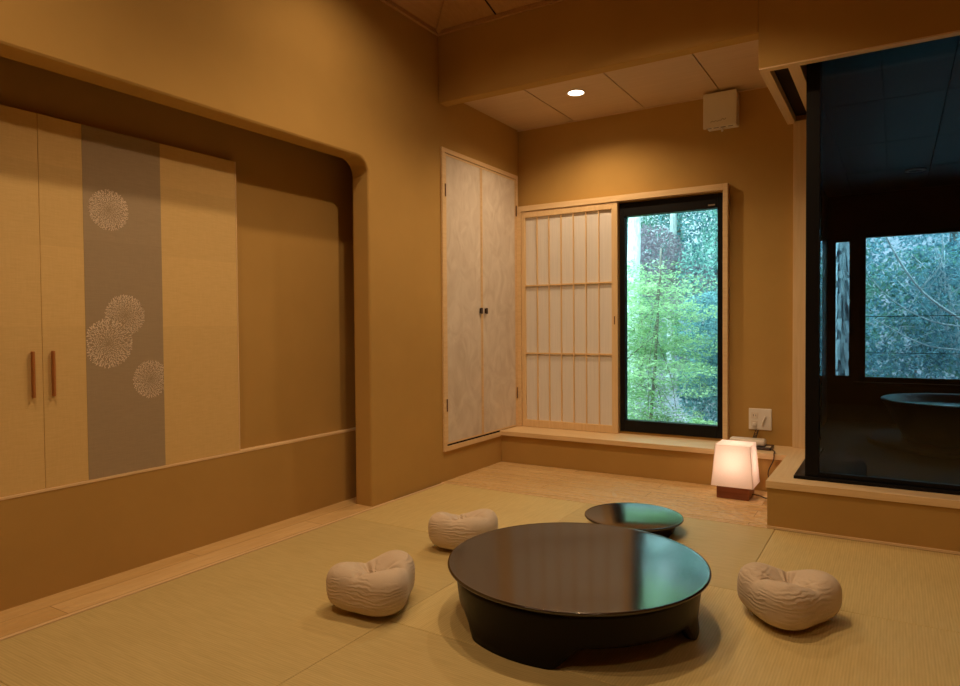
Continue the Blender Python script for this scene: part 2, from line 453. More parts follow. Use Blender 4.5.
# ------------------------------------------------------------------ window_1, dark glass, bath room
w = struct('window_1', BM(), M['black'], 'tall window beside the paper screen looking onto green trees', 'window')
bpy.data.objects.remove(w)
def frame_xz(bm, x0, x1, z0, z1, y0, y1, l, r, b, t):
    bx(bm, x0, x0 + l, y0, y1, z0, z1); bx(bm, x1 - r, x1, y0, y1, z0, z1)
    bx(bm, x0 + l, x1 - r, y0, y1, z0, z0 + b); bx(bm, x0 + l, x1 - r, y0, y1, z1 - t, z1)
    return bm
w = struct('window_1', frame_xz(BM(), WX0 + .002, WX1 - .002, WZ0 + .002, WZ1 - .002, YB - .012, YB + .06, .034, .04, .085, .10), M['black'],
           'tall black-framed window beside the paper screen looking onto green trees', 'window', .003)
obj('pane', box(WX0 + .036, WX1 - .042, YB + .02, YB + .026, WZ0 + .087, WZ1 - .102), M['glass'], w)
obj('maker_plate', box(-1.105, -1.06, YB - .0145, YB - .012, 1.872, 1.882), M['grey'], w)
obj('latch_rail', box(WX0 + .036, WX0 + .044, YB - .016, YB + .0, .37, 1.84), M['black'], w)
fr = BM()
bx(fr, -2.592, -2.553, YB - .055, YB, .246, 2.008)
bx(fr, -.999, -.966, YB - .055, YB, .246, 2.008)
bx(fr, -2.553, -.999, YB - .055, YB, 1.965, 2.008)
wf = struct('trim_15', fr, M['woodX'], 'pale wood frame around paper screen and window', 'window frame', .002)

# dark glass enclosure
g = struct('window_2', BM(), M['black'], 'x', 'x'); bpy.data.objects.remove(g)
bm = BM()
bx(bm, -.446, XR, 3.838, 3.915, .246, .262)            # bottom track front
bx(bm, -.446, -.385, 3.915, YB - .04, .246, .262)         # bottom track side
bx(bm, -.394, -.330, 3.853, 3.915, .262, 2.55)        # corner post
bx(bm, -.330, XR, 3.86, 3.90, .262, .285)
bx(bm, -.41, XR, 3.77, 3.915, 2.50, 2.72)           # head
g = struct('window_2', bm, M['black'], 'large black-framed fixed glass wall at the right, dark room behind it', 'glass wall', .002)
obj('pane', box(-.330, XR, 3.878, 3.884, .285, 2.50), M['glassdark'], g)
obj('side_pane', box(-.40, -.394, 3.915, YB - .04, .262, 2.50), M['glassdark'], g)

BX0 = -.66; BYB = 8.7; BZ = 2.5
struct('bath_floor', box(BX0 - .1, XR, 3.915, BYB + .1, -.16, -.06), M['bathfloor'], 'dark wet stone floor of the bath room behind the glass', 'floor')
struct('wall_bath_left', box(BX0 - .1, BX0, YB + .12, BYB + .1, -.06, 2.75), M['blackmatt'], 'black side wall of the bath room behind the glass', 'wall')
bm = BM()
GX0, GX1, GZ0, GZ1 = -.335, 1.35, .40, 2.06
SX0, SX1 = -.585, -.435
bx(bm, BX0, SX0, BYB, BYB + .12, -.06, 2.75); bx(bm, SX1, GX0, BYB, BYB + .12, -.06, 2.75); bx(bm, GX1, XR, BYB, BYB + .12, -.06, 2.75)
bx(bm, SX0, SX1, BYB, BYB + .12, -.06, .45); bx(bm, SX0, SX1, BYB, BYB + .12, 1.99, 2.75)
bx(bm, GX0, GX1, BYB, BYB + .12, -.06, GZ0); bx(bm, GX0, GX1, BYB, BYB + .12, GZ1, 2.75)
struct('wall_bath_back', bm, M['blackmatt'], 'black end wall of the bath room around its window', 'wall')
bm = BM()
for i in range(8):
    for j in range(4):
        x0 = -.41 + i * .34; y0 = 3.916 + j * 1.2
        bx(bm, x0 + .003, x0 + .337, y0 + .003, y0 + 1.197, BZ, BZ + .02)
bx(bm, BX0 - .1, -.415, YB + .1, BYB + .1, BZ, BZ + .02)
bx(bm, -.41, XR, 3.916, BYB + .1, BZ + .021, 2.8); bx(bm, BX0 - .1, -.41, YB + .1, BYB + .1, BZ + .021, 2.8)
struct('ceiling_bath', bm, M['bathceil'], 'dark panelled ceiling of the bath room behind the glass', 'ceiling')
w3 = struct('window_3', frame_xz(BM(), GX0, GX1, GZ0, GZ1, BYB - .03, BYB + .05, .055, .05, .055, .05), M['black'],
            'wide black-framed window in the dark room showing twiggy shrubs', 'window', .003)
obj('pane', box(GX0 + .055, GX1 - .05, BYB + .01, BYB + .016, GZ0 + .055, GZ1 - .05), M['glass'], w3)
obj('glazing_bar', box(GX0 + .055, GX1 - .05, BYB + .0, BYB + .008, 1.126, 1.133), M['black'], w3)
obj('glazing_bar', box(GX0 + .055, GX1 - .05, BYB + .0, BYB + .008, .722, .727), M['black'], w3)
struct('trim_16', box(GX0 - .06, GX1 + .06, BYB - .11, BYB - .03, GZ0 - .035, GZ0), M['black'], 'black sill under the dark room window', 'sill', .003)
w4 = struct('window_4', frame_xz(BM(), SX0, SX1, .45, 1.99, BYB, BYB + .04, .006, .006, .01, .01), M['black'],
            'narrow slit window beside the wide one in the dark room', 'window')
obj('pane', box(SX0 + .006, SX1 - .006, BYB + .02, BYB + .025, .46, 1.98), M['glass'], w4)

tc = (.52, 7.42, -.06)
t = thing('bath_tub', 'round black stone bath tub in the dark room behind the glass', 'bath tub', tc)
obj('plinth', lathe(BM(), [(0, 0), (.74, 0), (.745, .03), (.735, .045), (0, .045)], tc, 64), M['bathfloor'], t)
obj('bowl', lathe(BM(), [(0, -.014), (.44, -.014), (.50, .10), (.59, .28), (.63, .335), (.635, .35), (.62, .36), (.59, .35), (.56, .30), (.50, .2), (0, .2)], (tc[0], tc[1], tc[2] + .06), 64), M['blackmatt'], t, 0, True)
obj('water', lathe(BM(), [(0, .325), (.572, .325), (.572, .315), (0, .315)], (tc[0], tc[1], tc[2] + .06), 64), plain('still_water', (.004, .008, .012), .03, 0, .6), t, 0, True)
d = thing('recessed_downlight', 'unlit recessed downlight in the dark room ceiling', 'ceiling light', (.157, 7.62, BZ))
obj('rim', lathe(BM(), [(.06, -.001), (.085, -.001), (.088, -.008), (.06, -.012), (.06, -.001)], (.157, 7.62, BZ), 32), M['cream'], d, 0, True)
obj('lens', lathe(BM(), [(0, -.002), (.06, -.002), (.06, -.006), (0, -.006)], (.157, 7.62, BZ), 32), M['blackmatt'], d)

# ------------------------------------------------------------------ tatami mats
cx = [-2.57, -1.54, -.517, .508]; ry = [YF - .004, 2.775, 1.86, .94, .02]
mats = [(0, 1, 0, 1, 'square straw tatami mat between the arched wall end and the wooden floor'),
        (1, 2, 0, 1, 'square straw tatami mat under the small round black table'),
        (2, 3, 0, 1, 'square straw tatami mat at the foot of the low ledge under the dark glass'),
        (0, 1, 1, 3, 'long straw tatami mat beside the alcove, under the cushion nearest the closet'),
        (1, 3, 1, 2, 'long straw tatami mat under the large round black table and the cushion right of it'),
        (1, 3, 2, 3, 'long straw tatami mat in the foreground just in front of the large round table'),
        (0, 1, 3, 4, 'straw tatami mat in the very bottom left corner of the picture')]
for n_, (ca, cb_, ra, rb, lab) in enumerate(mats):
    x0, x1, y1, y0 = cx[ca], cx[cb_], ry[ra], ry[rb]
    o = obj('tatami_mat', box(x0 + .0004, x1 - .0004, y0 + .0004, y1 - .0004, -.06, 0), M['tatY' if n_ in (0, 2, 4, 6) else 'tatX'], None, .003,
            loc=((x0 + x1) / 2, (y0 + y1) / 2, -.06))
    tag(o, lab, 'tatami mat', 'tatami mats on the floor')

# ------------------------------------------------------------------ closet in the alcove
cl = thing('closet', 'straw-cloth closet doors in the alcove with a grey flowered band', 'closet', (-2.865, 1.35, .424))
XD = -2.852
def leaf_door(y0, y1): return box(XD - .030, XD, y0, y1, .4245, 1.895)
dl = obj('door', leaf_door(.42, 1.3522), M['doorcloth'], cl, .002)
dr = obj('door', leaf_door(1.3533, 2.277), M['doorcloth'], cl, .002)
def hbar(y): return box(XD + .0005, XD + .020, y - .0045, y + .0045, .787, .968)
obj('handle', hbar(1.313), M['handle'], dl, .003)
obj('handle', hbar(1.387), M['handle'], dr, .003)
obj('cloth_band', box(XD + .0002, XD + .0012, 1.520, 1.866, .426, 1.894), M['greycloth'], dr)
obj('edge_strip', box(XD - .028, XD + .0005, 2.2772, 2.283, .4245, 1.895), M['woodZ'], dr)
def mum(cy, cz, R, seed, skip=None, n=950):
    rnd = random.Random(seed); bm = BM(); x = XD + .0018
    for i in range(n):
        t = math.sqrt((i + .5) / n); a = i * 2.399963
        r = R * (.06 + .94 * t); wv = R * .014 * (.7 + .5 * t); ln = R * (.016 + .016 * t)
        a += rnd.uniform(-.09, .09); r += R * rnd.uniform(-.02, .02)
        ca, sa = math.cos(a), math.sin(a)
        P = []
        for u, v in ((-ln, -wv * .5), (-ln * .2, -wv), (ln * .7, -wv * .9), (ln, 0), (ln * .7, wv * .9), (-ln * .2, wv), (-ln, wv * .5)):
            y = cy + ca * (r + u) - sa * v; z = cz + sa * (r + u) + ca * v
            P.append((x, y, z))
        ys = [p[1] for p in P]
        if min(ys) < 1.520 or max(ys) > 1.866: continue
        if skip and math.hypot(P[3][0] * 0 + cy + ca * r - skip[0], cz + sa * r - skip[1]) < skip[2]: continue
        f = bm.faces.new([bm.verts.new(p) for p in P])
    r = bmesh.ops.extrude_face_region(bm, geom=list(bm.faces))
    bmesh.ops.translate(bm, verts=[v for v in r['geom'] if isinstance(v, bmesh.types.BMVert)], vec=(-.0004, 0, 0))
    bmesh.ops.recalc_face_normals(bm, faces=bm.faces)
    return bm
for i, (cy, cz, R) in enumerate([(1.627, 1.558, .086), (1.690, 1.112, .088), (1.615, .992, .104), (1.803, .826, .083)]):
    obj('chrysanthemum_print', mum(cy, cz, R, i, (1.615, .992, .108) if i == 1 else None), M['motif'], dr)

# ------------------------------------------------------------------ wall cabinet with paper doors
cb = thing('wall_cabinet', 'tall built-in cabinet with two pale paper doors in a wood frame', 'cabinet', (XL, 4.24, .205))
X1 = XL + .001
bm = BM()
bx(bm, X1, X1 + .014, 3.735, 3.768, .205, 2.256); bx(bm, X1, X1 + .014, 4.765, 4.80, .247, 2.256)
bx(bm, X1, X1 + .014, 3.768, 4.765, 2.226, 2.256); bx(bm, X1, X1 + .014, 3.768, 4.494, .205, .237)
bx(bm, X1, X1 + .002, 3.768, 4.494, .237, .25)
obj('frame', bm, M['woodY'], cb, .001)
for (a, b, hy, ky) in ((3.771, 4.237, 3.775, 4.212), (4.240, 4.762, 4.758, 4.283)):
    dd = obj('door', box(X1, X1 + .008, a, b, .250, 2.222), M['fusuma'], cb)
    ed = BM()
    bx(ed, X1 + .0005, X1 + .0105, a + .0005, a + .013, .251, 2.221); bx(ed, X1 + .0005, X1 + .0105, b - .013, b - .0005, .251, 2.221)
    bx(ed, X1 + .0005, X1 + .0105, a + .013, b - .013, 2.208, 2.221); bx(ed, X1 + .0005, X1 + .0105, a + .013, b - .013, .251, .262)
    obj('edge_frame', ed, M['woodY'], dd)
    obj('knob', bx(box(X1 + .009, X1 + .022, ky - .008, ky + .008, 1.148, 1.185), X1 + .022, X1 + .027, ky - .012, ky + .012, 1.145, 1.188), M['knob'], dd, .001)
    for z in (1.93, .475):
        obj('hinge', box(X1 + .0143, X1 + .018, (3.762 if hy < 4 else 4.760), (3.772 if hy < 4 else 4.770), z, z + .085), M['hinge'], dd)
obj('gap_line', box(X1, X1 + .006, 3.768, 4.494, .2375, .2495), M['dark'], cb)

# ------------------------------------------------------------------ shoji screen
sh = thing('shoji_screen', 'sliding shoji screen, white paper in a pale wood lattice', 'paper screen', (-2.15, YB - .03, .247))
y0, y1 = YB - .046, YB - .016
SX = (-2.550, -1.748); SZ = (.248, 1.962)
bm = frame_xz(BM(), SX[0], SX[1], SZ[0], SZ[1], y0, y1, .032, .046, .056, .046)
obj('frame', bm, M['woodZ'], sh, .002)
obj('paper', box(SX[0] + .03, SX[1] - .044, y1 - .010, y1 - .008, SZ[0] + .05, SZ[1] - .04), M['shojipaper'], sh)
bm = BM()
ix0, ix1 = SX[0] + .032, SX[1] - .046
for i in range(1, 7):
    x = ix0 + (ix1 - ix0) * i / 7
    bx(bm, x - .004, x + .004, y1 - .024, y1 - .0101, SZ[0] + .056, SZ[1] - .046)
for z in (1.374, .836):
    bx(bm, ix0, ix1, y1 - .026, y1 - .0101, z - .0055, z + .0055)
obj('lattice', bm, M['woodZ'], sh)
obj('finger_pull', box(SX[1] - .028, SX[1] - .020, y0 - .0006, y0, 1.06, 1.12), M['hinge'], sh)

# ------------------------------------------------------------------ round tables
def lathe_obj(c, prof, n=96): return lathe(BM(), prof, c, n)
def table(c, R, h, name, label, base_r, cut, n_feet, a0, th=.022):
    t = thing(name, label, 'low table', c)
    prof = [(0, h - th - .004), (R * .9, h - th - .002), (R - .016, h - th), (R - .004, h - th * .55), (R, h - .006), (R - .0015, h - .0012), (R - .006, h), (R - .010, h - .0008), (R - .016, h - .0022), (0, h - .0022)]
    obj('tabletop', lathe(BM(), prof, c, 128), M['lacquer'], t, 0, True)
    bm = BM(); n = 144; zt_ = h - th - .001; th_ = .028
    rows = 9; inner = []; outer = []
    for i in range(n):
        a = 2 * PI * i / n + a0
        ph = ((i / n) * n_feet) % 1.0                   # foot centred at ph 0
        q = min(ph, 1 - ph) * 2                         # 0 foot centre, 1 middle of the cut
        e = max(0, min(1, (q - .34) / .24)); e = e * e * (3 - 2 * e)
        zb = cut * e
        fl = .010 * (1 - e)
        co, ci = [], []
        for kk in range(rows):
            f = kk / (rows - 1); z = zt_ + (zb - zt_) * f
            g_ = 1 - z / zt_
            r = base_r[0] + (base_r[1] - base_r[0]) * g_ + fl * max(0, g_ - .8) / .2
            co.append(bm.verts.new((c[0] + r * math.cos(a), c[1] + r * math.sin(a), c[2] + z)))
            ci.append(bm.verts.new((c[0] + (r - th_) * math.cos(a), c[1] + (r - th_) * math.sin(a), c[2] + z)))
        outer.append(co); inner.append(ci)
    for i in range(n):
        j = (i + 1) % n
        for kk in range(rows - 1):
            bm.faces.new((outer[i][kk], outer[i][kk + 1], outer[j][kk + 1], outer[j][kk]))
            bm.faces.new((inner[i][kk], inner[j][kk], inner[j][kk + 1], inner[i][kk + 1]))
        bm.faces.new((outer[i][-1], inner[i][-1], inner[j][-1], outer[j][-1]))
        bm.faces.new((outer[i][0], outer[j][0], inner[j][0], inner[i][0]))
    bmesh.ops.recalc_face_normals(bm, faces=bm.faces)
    obj('base', bm, M['lacquer_base'], t, 0, True)
    return t
table((-.985, 2.256, .0005), .468, .20, 'round_table', 'large round low table in glossy black lacquer on the mats', (.440, .418), .075, 3, R_(262), .020)
table((-1.140, 3.345, .0005), .249, .075, 'round_table', 'small round black lacquer table behind the large one', (.215, .20), .012, 3, R_(200), .020)

# ------------------------------------------------------------------ cushions (three-lobed beanbags)
CAMYAW = 31.6
def cushion(c, lobes, R0, H, label, seed):
    t = thing('beanbag_cushion', label, 'cushion', c, 'beige beanbag cushions around the table')
    lob = [(R_(a + CAMYAW), s_, hz) for a, s_, hz in lobes]
    an = sorted(l_[0] % (2 * PI) for l_ in lob)
    val = [(p_ + q_) / 2 for p_, q_ in zip(an, an[1:])] + [(an[-1] + an[0] + 2 * PI) / 2]
    bm = BM(); NU, NV = 160, 72
    def shape(a, v):
        # v: 0 top centre -> 1 bottom centre
        w_ = 0; hh = 0
        for la, s_, hz in lob:
            d_ = (a - la + PI) % (2 * PI) - PI
            g_ = math.exp(-(d_ / .80) ** 2)
            w_ = max(w_, g_ * s_) if False else w_ + g_ * s_
            hh += g_ * hz
        w_ = min(w_, 1.12); hh = min(hh, 1.12)
        R = R0 * (.58 + .42 * w_)
        Hh = H * (.80 + .20 * hh)
        th = v * PI
        sx = math.sin(th); cz = math.cos(th)
        rad = R * (abs(sx) ** .60)
        z = .5 * Hh * (1 + math.copysign(abs(cz) ** .72, cz))
        q = rad / R
        if v < .5:                                    # pinched centre on top
            z -= Hh * .36 * math.exp(-(q / .46) ** 2) + Hh * .10 * math.exp(-(q / .08) ** 2)
            for va in val:
                d_ = (a - va + PI) % (2 * PI) - PI
                z -= Hh * .20 * math.exp(-(d_ / .11) ** 2) * math.exp(-((q - .38) / .30) ** 2)
                z -= Hh * .04 * math.exp(-((abs(d_) - .42) / .10) ** 2) * math.exp(-((q - .40) / .16) ** 2)
        else:
            z = max(z, 0)
            z *= 1.0
        return rad, z
    top = None; rings = []
    for j in range(NV + 1):
        v = j / NV
        ring = []
        for i in range(NU):
            a = 2 * PI * i / NU
            rad, z = shape(a, v)
            x = rad * math.cos(a); y = rad * math.sin(a)
            nz = noise.noise(Vector((x * 9 + seed, y * 9, z * 9))) * .006
            ring.append(Vector((c[0] + x * (1 + nz * 3), c[1] + y * (1 + nz * 3), c[2] + max(0.0, z + nz * min(1, z / .03)))))
        rings.append(ring)
    V = []
    for j, ring in enumerate(rings):
        if j in (0, NV):
            p = sum(ring, Vector()) / NU; V.append([bm.verts.new(p)])
        else: V.append([bm.verts.new(p) for p in ring])
    for j in range(NV):
        for i in range(NU):
            i2 = (i + 1) % NU
            if j == 0: bm.faces.new((V[0][0], V[1][i], V[1][i2]))
            elif j == NV - 1: bm.faces.new((V[j][i], V[NV][0], V[j][i2]))
            else: bm.faces.new((V[j][i], V[j + 1][i], V[j + 1][i2], V[j][i2]))
    bmesh.ops.recalc_face_normals(bm, faces=bm.faces)
    zc = V[0][0].co.z
    obj('cover', bm, M['cushion'], t, 0, True)
    la = lob[0][0] + .9
    b2 = BM()
    tube(b2, [(c[0] - .016 * math.cos(la), c[1] - .016 * math.sin(la), zc + .007), (c[0], c[1], zc + .003), (c[0] + .016 * math.cos(la), c[1] + .016 * math.sin(la), zc + .007)], .004, 6)
    obj('stitch', b2, M['tuft'], t)
    return t
cushion((-1.662, 1.928, .001), [(188, 1, .95), (52, 1.05, 1.1), (-62, 1.05, .98)], .178, .190, 'beige three-lobed beanbag cushion nearest the alcove, left of the large table', 3)
cushion((-1.751, 2.688, .001), [(200, 1.05, 1.1), (20, .9, .98), (-70, .8, .8)], .172, .185, 'beige beanbag cushion partly hidden behind the large table', 11)
cushion((-.316, 2.600, .001), [(138, 1, 1.1), (238, 1.05, .95), (4, 1.05, .98)], .179, .182, 'beige three-lobed beanbag cushion right of the large table', 23)

# ------------------------------------------------------------------ paper lamp
lc = (-.825, 4.315, .001)
lp = thing('floor_lamp', 'small lit paper lamp with a red-brown wood base on the wooden floor', 'lamp', lc)
obj('base', box(lc[0] - .093, lc[0] + .093, lc[1] - .093, lc[1] + .093, .001, .078), M['redwood'], lp, .003)
def frustum(bm, c, b, t_, z0, z1, w_=.002):
    o0 = [(-b, -b), (b, -b), (b, b), (-b, b)]; o1 = [(-t_, -t_), (t_, -t_), (t_, t_), (-t_, t_)]
    lo = [bm.verts.new((c[0] + x, c[1] + y, z0)) for x, y in o0]; hi = [bm.verts.new((c[0] + x, c[1] + y, z1)) for x, y in o1]
    for i in range(4): bm.faces.new((lo[i], lo[(i + 1) % 4], hi[(i + 1) % 4], hi[i]))
    return bm, lo, hi
bm, lo, hi = frustum(BM(), lc, .120, .100, .079, .326)
bm.faces.new(hi)
shade = obj('lamp_shade', bm, M['shade'], lp)
for sx, sy in ((-1, -1), (1, -1), (1, 1), (-1, 1)):
    obj('rib', tube(BM(), [(lc[0] + sx * .1175, lc[1] + sy * .1175, .08), (lc[0] + sx * .0978, lc[1] + sy * .0978, .324)], .0022, 4), M['cream'], shade)
obj('bulb', lathe(BM(), [(0, .10), (.012, .10), (.014, .13), (.026, .155), (.028, .17), (.02, .19), (0, .197)], lc, 20), M['bulb'], lp, 0, True)
b = obj('power_cord', tube(BM(), spline([(lc[0] + .094, 4.33, .02), (-.69, 4.36, .008), (-.65, 4.33, .006), (-.60, 4.40, .006), (-.62, 4.465, .02), (-.665, 4.48, .12), (-.635, 4.486, .21), (-.632, 4.488, .252), (-.634, 4.54, .252), (-.66, 4.62, .252)], 8), .0035, 6), M['cable'], lp, 0, True)

# ------------------------------------------------------------------ telephone on the sill, outlet plate, fan unit
pc = (-.785, 4.66, .2462)
ph = thing('telephone', 'slim ivory telephone on a dark base on the sill behind the lamp', 'telephone', pc)
bm = BM(); bx(bm, -.905, -.665, 4.60, 4.735, .2463, .266)
obj('body', bm, M['knob'], ph, .006)
bm = BM(); bx(bm, -.925, -.705, 4.62, 4.70, .267, .308)
obj('handset', bm, M['phone'], ph, .012, True)
obj('keypad_panel', box(-.70, -.672, 4.608, 4.66, .2661, .2675), M['cream'], ph)
pts = []
for i in range(90):
    f = i / 89; a = f * 2 * PI * 11
    p = Vector((-.80, 4.70, .285)).lerp(Vector((-.782, 4.80, .345)), f); p.z -= .02 * math.sin(PI * f)
    pts.append((p.x + .010 * math.cos(a), p.y, p.z + .010 * math.sin(a)))
obj('coiled_cord', tube(BM(), pts, .003, 5), M['cable'], ph, 0, True)

op = thing('wall_outlet_plate', 'square white wall plate with sockets above the telephone', 'wall socket', (-.765, YB, .415))
YO = YB - .001
obj('plate', box(-.838, -.694, YO - .009, YO, .343, .487), M['white'], op, .004)
for x, z in ((-.800, .44), (-.800, .385)):
    so = obj('socket', box(x - .022, x + .022, YO - .0118, YO - .0092, z - .020, z + .020), M['cream'], op, .001)
    obj('slot', bx(box(x - .009, x - .006, YO - .0123, YO - .0119, z - .007, z + .007), x + .006, x + .009, YO - .0123, YO - .0119, z - .006, z + .006), M['dark'], so)
obj('cable_outlet', tube(BM(), spline([(-.735, YO - .0095, .43), (-.735, YO - .02, .425), (-.745, YO - .022, .40), (-.75, YO - .013, .375)], 6), .006, 6), M['cream'], op, 0, True)
obj('plug', box(-.812, -.788, YO - .03, YO - .0125, .372, .392), M['white'], op, .003)

fc = (-1.005, YB, 2.37)
fn = thing('ventilation_fan', 'white square ventilator box high on the wall under the ceiling', 'ventilator', fc)
x0, x1, z0, z1 = -1.113, -.897, 2.372, 2.606
obj('housing', box(x0 + .012, x1 - .006, YB - .105, YB - .001, z0 + .012, z1 - .002), M['white'], fn, .004)
bm = BM(); bx(bm, x0, x1, YB - .125, YB - .1055, z0, z1)
obj('front_cover', bm, M['white'], fn, .005)
bm = BM()
for i in range(4): bx(bm, x0 + .022 + i * .046, x0 + .054 + i * .046, YB - .121, YB - .111, z0 - .0012, z0 - .0002)
obj('air_slot', bm, M['dark'], fn)
obj('pull_knob', lathe(BM(), [(0, -.026), (.006, -.026), (.008, -.02), (.004, -.012), (.003, -.001), (0, -.001)], (x0 + .112, YB - .06, z0 + .012), 12), M['white'], fn, 0, True)
bm = BM(); yp = YB - .1258
pp = [(x0 + .050 + .011 * i, yp, z0 + .036 + (.006 if i % 2 else -.001) * (1 + .5 * math.sin(i * 2.1)) + i * .0012) for i in range(10)]
tube(bm, spline(pp, 5), .0016, 4)
obj('script_mark', bm, M['grey'], fn)

dlc = (-1.842, 4.252, 2.625)
dn = thing('recessed_downlight', 'lit round recessed downlight in the low ceiling', 'ceiling light', dlc)
obj('rim', lathe(BM(), [(.052, -.0005), (.062, -.0005), (.064, -.004), (.060, -.006), (.052, -.003), (.052, -.0005)], dlc, 32), M['cream'], dn, 0, True)
obj('lens', lathe(BM(), [(0, -.001), (.052, -.001), (.052, -.003), (.03, -.0045), (0, -.005)], dlc, 32), M['lens'], dn, 0, True)

# ------------------------------------------------------------------ outdoors
def quad_mesh(name, mat, parent, verts, faces, org):
    me = bpy.data.meshes.new(name)
    me.from_pydata([(v[0] - org[0], v[1] - org[1], v[2] - org[2]) for v in verts], [], faces)
    me.materials.append(mat)
    o = bpy.data.objects.new(name, me); COL.objects.link(o); o.parent = parent
    return o

TAKEN = []
TRUNKS = [(-3.28, 9.7), (-3.66, 10.05), (-3.17, 11.3), (-1.95, 6.6), (-1.75, 8.2), (-3.55, 10.8), (.2, 10.7), (-6.2, 10.5), (-4.7, 11.8), (-3.6, 13.0), (-2.7, 12.2), (-1.75, 10.9), (-.7, 12.4), (.7, 12.8), (2.2, 12.0)]
def leaves(rnd, blobs, n, size, flat, own=None):
    V, F = [], []
    wsum = [b[3] * b[4] * b[5] for b in blobs]
    for _ in range(n):
        b = rnd.choices(blobs, wsum)[0]
        while True:
            u = Vector((rnd.uniform(-1, 1), rnd.uniform(-1, 1), rnd.uniform(-1, 1)))
            l = u.length
            if l <= 1 and l > rnd.random() * .8: break
        p = Vector((b[0] + u.x * b[3], b[1] + u.y * b[4], b[2] + u.z * b[5]))
        m_ = size * 1.4
        if any(((p.x - q[0]) / (q[3] + m_)) ** 2 + ((p.y - q[1]) / (q[4] + m_)) ** 2 + ((p.z - q[2]) / (q[5] + m_)) ** 2 < 1 for q in TAKEN): continue
        if any(abs(p.x - q[0]) + abs(p.y - q[1]) < .28 for q in TRUNKS if q != own): continue
        nrm = Vector((rnd.gauss(0, 1), rnd.gauss(0, 1), rnd.gauss(0, 1) + flat * 2)).normalized()
        a = nrm.orthogonal().normalized(); a.rotate(Matrix.Rotation(rnd.uniform(0, 6.28), 3, nrm)); c = nrm.cross(a)
        s_ = size * rnd.uniform(.6, 1.3)
        i = len(V)
        V += [p - a * s_, p + c * s_ * .42 + nrm * s_ * .08, p + a * s_, p - c * s_ * .42 + nrm * s_ * .08]
        F.append((i, i + 1, i + 2, i + 3))
    return V, F

def tree(name, label, cat, base, h, blobs, n, size, leafm, barkm, trunk_r, flat=0, seed=0, lean=(0, 0), group=None, twigs=0):
    rnd = random.Random(seed)
    t = thing(name, label, cat, base, group)
    top = (base[0] + lean[0], base[1] + lean[1], base[2] + h)
    mid = (base[0] + lean[0] * .4 + .04, base[1] + lean[1] * .4, base[2] + h * .5)
    obj('trunk', tube(BM(), spline([(base[0], base[1], base[2] - .1), mid, top], 6), trunk_r, 10, trunk_r * .5), barkm, t, 0, True)
    bm = BM()
    for i in range(twigs):
        b = blobs[i % len(blobs)]
        f = rnd.uniform(.35, .95)
        s0 = Vector(base).lerp(Vector(top), f)
        e = Vector((b[0] + rnd.uniform(-.7, .7) * b[3], b[1] + rnd.uniform(-.7, .7) * b[4], b[2] + rnd.uniform(-.5, .8) * b[5]))
        m_ = s0.lerp(e, .5) + Vector((rnd.uniform(-.1, .1), rnd.uniform(-.1, .1), rnd.uniform(0, .15)))
        tube(bm, spline([s0, m_, e], 5), trunk_r * .35, 6, trunk_r * .06)
    if twigs: obj('branches', bm, barkm, t, 0, True)
    else: bm.free()
    if n:
        V, F = leaves(rnd, blobs, n, size, flat, next((q for q in TRUNKS if abs(q[0] - base[0]) + abs(q[1] - base[1]) < .3), None))
        quad_mesh('foliage', leafm, t, V, F, base)
    TAKEN.extend(blobs)
    return t

# hillside
bm = BM(); nx, ny = 40, 40; g_ = []
def hill(x, y):
    d_ = max(0, y - 5.2)
    h = -.75 + .05 * d_ + .075 * max(0, y - 8.5) ** 1.75
    return min(h, 7.5) + noise.noise(Vector((x * .5, y * .5, 0))) * .22
for j in range(ny):
    row = []
    for i in range(nx):
        x = -14 + 26 * i / (nx - 1); y = 4.96 + 17 * j / (ny - 1)
        z = hill(x, y)
        if x > -.9 and y < 9.0: z = min(z, -.4)
        row.append(bm.verts.new((x, y, z)))
    g_.append(row)
for j in range(ny - 1):
    for i in range(nx - 1):
        bm.faces.new((g_[j][i], g_[j][i + 1], g_[j + 1][i + 1], g_[j + 1][i]))
gr = obj('ground', bm, M['soil'], None, 0, True); gr['kind'] = 'structure'; gr['label'] = 'leaf-strewn hillside rising behind the trees outside'; gr['category'] = 'ground'

def blobs_layered(cx_, cy_, z0, z1, rx, n, seed, th=.16):
    rnd = random.Random(seed); out = []
    for i in range(n):
        f = i / (n - 1); z = z0 + (z1 - z0) * f
        k_ = math.sin(PI * (.18 + .72 * f)) ** .8
        out.append((cx_ + rnd.uniform(-.5, .5) * rx * k_, cy_ + rnd.uniform(-.4, .4) * rx, z, rx * k_ * rnd.uniform(.5, .8), rx * .6 * k_, th * rnd.uniform(.7, 1.3)))
    return out
